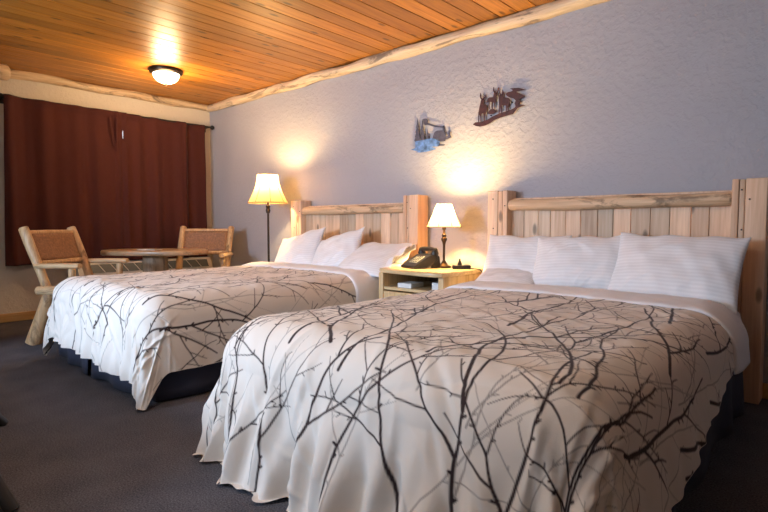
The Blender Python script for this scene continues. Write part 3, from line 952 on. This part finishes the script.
ph_ = thing('telephone', 'black desk telephone with pale keypad on the nightstand', 'telephone', (3.715, -.42, .628), R(72))
prof = [(-.115, 0), (.105, 0), (.112, .02), (.104, .085), (.088, .097), (.025, .097), (-.10, .028), (-.118, .018)]
pv = [(x, y, z) for y in (-.095, .095) for x, z in prof]
n = len(prof)
bd = obj('body', (pv, [[i, (i + 1) % n, n + (i + 1) % n, n + i] for i in range(n)] + [list(range(n))[::-1], list(range(n, 2 * n))]), M['plastic'], ph_, smooth=False)
md = bd.modifiers.new('round', 'BEVEL'); md.width = .006; md.segments = 2
th = math.atan2(.069, .125)
kp = obj('keypad', box(-.045, .045, -.075, .02, 0, .004, .002), M['keyp'], ph_, loc=(-.038, .02, .0625), rot=(0, -th, 0))
for a in range(3):
    for b in range(4):
        obj('key', box(-.007, .007, -.009, .009, .004, .007, .002), M['plastic'], kp, loc=(-.032 + b * .021, -.058 + a * .028, 0))
hs = obj('handset', tube([(.065, -.10, .128), (.065, -.05, .138), (.065, .05, .138), (.065, .10, .128)], [.020, .017, .017, .020], 12), M['plastic'], ph_)
for s in (-1, 1):
    obj('earpiece', lathe([(.012, 0), (.028, .0), (.030, .012), (.024, .03)], 16), M['plastic'], hs, loc=(.065, s * .083, .0965))
obj('display', box(-.014, .014, -.06, .06, 0, .003), M['hgr'], ph_, loc=(.045, 0, .098), smooth=False)
cp = [(.06 + .012 * math.cos(k * .9), -.105 - .0009 * k, .012 + .012 * math.sin(k * .9) + .002) for k in range(0, 48)]
obj('cord', tube([(.065, -.112, .122), (.06, -.125, .06), (.0, -.128, .012), (-.05, -.118, .006), (-.09, -.10, .005)], .0035, 6), M['plastic'], ph_)

gd = thing('charger', 'low black charger block with short pointed post beside the table lamp', 'charger', (4.0, -.31, .628), R(38))
obj('block', bevel_prism([(-.062, -.036), (.062, -.036), (.066, -.028), (.066, .028), (.062, .036), (-.062, .036), (-.066, .028), (-.066, -.028)], 0, .028, .006), M['plastic'], gd)
obj('post', lathe([(.020, .026), (.017, .034), (.008, .058), (.004, .072), (.001, .075)], 14), M['plastic'], gd, loc=(-.012, 0, 0))
obj('cord', tube([(.05, -.03, .010), (.078, -.04, .006), (.125, -.062, .004), (.142, -.075, -.02), (.146, -.078, -.16)], .004, 6), M['plastic'], gd)

# ------------------------------------------------------------------ lamps
def shade_bell(r0, r1, z0, z1, bell, nseg=64, ribs=8):
    prof = []
    for k in range(15):
        v = k / 14
        prof.append((r1 + (r0 - r1) * ((1 - v) ** bell), z0 + (z1 - z0) * v))
    return lathe(prof, nseg, cap=False), prof
def lamp_shade(t, r0, r1, z0, z1, bell, bx=0, mat='shade'):
    vf, prof = shade_bell(r0, r1, z0, z1, bell)
    sh = obj('lamp_shade', vf, M[mat], t)
    for r, z in ((r0, z0), (r1, z1)):
        ring = [(r * math.cos(2 * PI * k / 40), r * math.sin(2 * PI * k / 40), z) for k in range(41)]
        obj('trim', tube(ring, .0035, 6, knob=.01), M['shade_trim'], sh)
    for k in range(8):
        a = 2 * PI * k / 8 + .3
        obj('rib', tube([((r + .001) * math.cos(a), (r + .001) * math.sin(a), z) for r, z in prof], .0026, 5, knob=.01), M['shade_trim'], sh)
    # wire spider that carries the shade
    obj('spider', merge(*[tube([(0, 0, z1 - .03), (r1 * math.cos(a), r1 * math.sin(a), z1 - .004)], .0018, 5, knob=.01) for a in (0, PI * 2 / 3, PI * 4 / 3)]), M['bronze'], sh)
    return sh
M['shade_trim'] = m_plain('tan_braid', (.26, .15, .06), .7)
M['bulb'] = m_glass('clear_bulb_glass')

FLX, FLY = 1.71, -.35
fl = thing('floor_lamp', 'tall floor lamp with flared cream shade standing beside the farther bed', 'lamp', (FLX, FLY, 0))
obj('base', lathe([(.0, 0), (.135, 0), (.138, .008), (.13, .018), (.06, .032), (.025, .05), (.014, .07)], 36), M['bronze'], fl)
obj('pole', lathe([(.011, .06), (.011, 1.06), (.018, 1.065), (.024, 1.09), (.017, 1.115), (.022, 1.125), (.022, 1.14), (.010, 1.15), (.009, 1.20)], 18), M['bronze'], fl)
obj('socket', lathe([(.012, 1.19), (.018, 1.20), (.018, 1.325)], 14), M['bronze'], fl)
obj('bulb', lathe([(.010, 1.325), (.014, 1.335), (.026, 1.365), (.028, 1.385), (.02, 1.408), (.004, 1.415)], 16), M['bulb'], fl)
lamp_shade(fl, .198, .100, 1.165, 1.445, 1.7)

TLX, TLY, TZ = 3.838, -.30, .628
tl = thing('table_lamp', 'small table lamp with cream cone shade on the nightstand', 'lamp', (TLX, TLY, TZ))
obj('base', lathe([(0, 0), (.052, 0), (.054, .006), (.050, .014), (.030, .022), (.018, .040), (.010, .055)], 28), M['bronze'], tl)
obj('stem', lathe([(.009, .05), (.0085, .12), (.010, .17), (.014, .19), (.022, .205), (.023, .215), (.014, .228), (.017, .236), (.017, .246), (.009, .255), (.008, .285)], 18), M['bronze'], tl)
obj('socket', lathe([(.010, .28), (.015, .285), (.015, .385)], 14), M['bronze'], tl)
obj('bulb', lathe([(.009, .385), (.012, .395), (.022, .42), (.023, .435), (.016, .455), (.003, .46)], 16), M['bulb'], tl)
lamp_shade(tl, .128, .056, .302, .470, 1.15)

cl = thing('ceiling_light', 'flush dome ceiling light with dark bronze rim, lit, on the pine ceiling', 'ceiling light', (1.09, -1.07, H))
obj('pan', lathe([(.05, .0), (.150, .0), (.156, -.012), (.150, -.03), (.128, -.042), (.118, -.042)], 40), M['bronze'], cl)
obj('glass_dome', lathe([(.122, -.036), (.121, -.05), (.110, -.078), (.088, -.102), (.055, -.120), (.02, -.128), (.003, -.129)], 40, cap=False), M['dome'], cl)
obj('finial', lathe([(.009, -.126), (.011, -.132), (.006, -.14), (.008, -.146), (.002, -.152)], 14), M['bronze'], cl)

fill_dome = copy_tree(cl)  # unseen copy added as overhead fill for the nearest bed
fill_dome.location = (4.45, -2.95, H)
fill_dome['label'] = 'added unseen fill dome light with dark bronze rim, above the foot of the nearest bed'
# ------------------------------------------------------------------ metal wall art (real flat cut-outs standing off the wall)
def cutout(name, polys, m, parent, org, y, th=.002):
    V, F = [], []
    for p in polys:
        ar = sum(p[i][0] * p[(i + 1) % len(p)][1] - p[(i + 1) % len(p)][0] * p[i][1] for i in range(len(p)))
        if ar < 0:
            p = p[::-1]
        b = len(V); n = len(p)
        V += [(x - org[0], y, z - org[1]) for x, z in p] + [(x - org[0], y + th, z - org[1]) for x, z in p]
        F += [[b + i for i in range(n)], [b + n + i for i in reversed(range(n))]]
        F += [[b + i, b + n + i, b + n + (i + 1) % n, b + (i + 1) % n] for i in range(n)]
    o = obj(name, (V, F), m, parent, smooth=False)
    md = o.modifiers.new('tri', 'TRIANGULATE')
    return o
dw = thing('deer_wall_art', 'rust brown metal cutout of three deer on a log, higher on the wall', 'wall art', (4.1, 0, 1.80))
cutout('ground', [DEER['ground'], DEER['bush']], M['deer'], dw, (4.1, 1.80), -.022)
for k in '123':
    cutout('deer', [DEER[a] for a in DEER if a.endswith(k) or a[:-1].endswith(k)], M['deer'], dw, (4.1, 1.80), -.0225 - .0003 * int(k), .002)
cutout('pine_bough', [DEER['bough']], M['deer'], dw, (4.1, 1.80), -.0222)
cw = thing('cabin_wall_art', 'slate and blue metal cutout of a cabin among pine trees on the wall', 'wall art', (3.5, 0, 1.66))
for k in ('tree1', 'tree2', 'tree3'):
    cutout('pine_tree', [CABIN[k]], M['cab'], cw, (3.5, 1.66), -.0225)
cutout('smoke', [CABIN['smoke']], M['cab'], cw, (3.5, 1.66), -.0220)
cutout('cabin', [CABIN['cabin']], M['cab'], cw, (3.5, 1.66), -.0228)
cutout('bank', [CABIN['bank']], M['cab'], cw, (3.5, 1.66), -.0224)
cutout('snow', [CABIN['snow']], M['snow'], cw, (3.5, 1.66), -.0240)
for p, xs in ((dw, ((-.05, -.04), (.12, .03))), (cw, ((-.08, -.04), (.05, 0)))):
    for x, z in xs:
        obj('stand_off', lathe([(.004, 0), (.004, .019)], 8), M['black'], p, loc=(x, 0, z), rot=(R(90), 0, 0))

# ------------------------------------------------------------------ dark stand-in added in place of a light stand: only its splayed feet show
ct = thing('stand_in_bench', 'black wooden stand-in for a light stand, splayed feet at the left edge on the carpet', 'stand_in_bench', (3.1, -3.33, 0))
obj('seat', box(-.95, .78, -.22, .20, .415, .45, .006), M['walnut'], ct)
obj('apron', box(-.85, .70, -.17, .15, .345, .415, .004), M['walnut'], ct)
for (xa, ya), (xb, yb) in (((-.0, .14), (.055, .445)), ((.70, .12), (.985, .270)), ((-.80, .12), (-.9, .40)), ((-.80, -.15), (-.88, -.2)), ((.66, -.15), (.78, -.2))):
    obj('leg', tube([(xa, ya, .40), (xb, yb, 0)], [.030, .022], 10, knob=.05), M['walnut'], ct)

# ------------------------------------------------------------------ lights
def light(name, typ, loc, energy, col, **kw):
    d = bpy.data.lights.new(name, typ)
    d.energy = energy
    d.color = col
    for k, v in kw.items():
        setattr(d, k, v)
    o = bpy.data.objects.new(name, d)
    o.location = loc
    C.objects.link(o)
    return o
WARM = (1.0, .67, .29)
light('floor_lamp_bulb_light', 'POINT', (FLX, FLY, 1.40), 46, WARM, shadow_soft_size=.028)
light('table_lamp_bulb_light', 'POINT', (TLX, TLY, TZ + .440), 78, WARM, shadow_soft_size=.024)
light('ceiling_point_light', 'POINT', (1.09, -1.07, H - .22), 30, (1.0, .66, .34), shadow_soft_size=.1)
light('ceiling_point_light', 'POINT', (4.45, -2.95, H - .22), 27, (1.0, .88, .76), shadow_soft_size=.1)  # added fill under the unseen second dome
cool_key = light('added_cool_key_light', 'AREA', (2.90, YF - 1.45, 1.36), 82, (.56, .74, 1.0), shape='DISK', size=.6, spread=R(150))  # added cool key behind the made-up window, in place of a strobe
cool_key.rotation_euler = (R(90), 0, 0)
pl = light('added_window_portal', 'AREA', ((FX0 + FX1) / 2, YF - .06, (FZ0 + FZ1) / 2), 1, (1, 1, 1), shape='RECTANGLE', size=FX1 - FX0, size_y=FZ1 - FZ0)  # guides sky fill through the added front opening
pl.rotation_euler = (R(90), 0, 0)
pl.data.cycles.is_portal = True
w = bpy.data.worlds.new('World')
bpy.context.scene.world = w
w.use_nodes = True
w.node_tree.nodes['Background'].inputs[0].default_value = (.75, .85, 1.0, 1)
w.node_tree.nodes['Background'].inputs[1].default_value = 1.9

# ------------------------------------------------------------------ camera
cam = bpy.data.cameras.new('Camera')
cam.sensor_width = 36.0
cam.lens = 524.0 / 768.0 * 36.0
cam.clip_start = .02
co = bpy.data.objects.new('Camera', cam)
C.objects.link(co)
yaw, pit = R(47.8), R(-3.39)
fw = Vector((-math.cos(yaw) * math.cos(pit), math.sin(yaw) * math.cos(pit), math.sin(pit)))
co.location = (6.12, -3.48, .945)
co.rotation_euler = fw.to_track_quat('-Z', 'Y').to_euler()
sc = bpy.context.scene
sc.camera = co
sc.view_settings.view_transform = 'Standard'
sc.view_settings.look = 'None'
sc.view_settings.gamma = 1
sc.view_settings.use_curve_mapping = False
sc.view_settings.exposure = 0.14
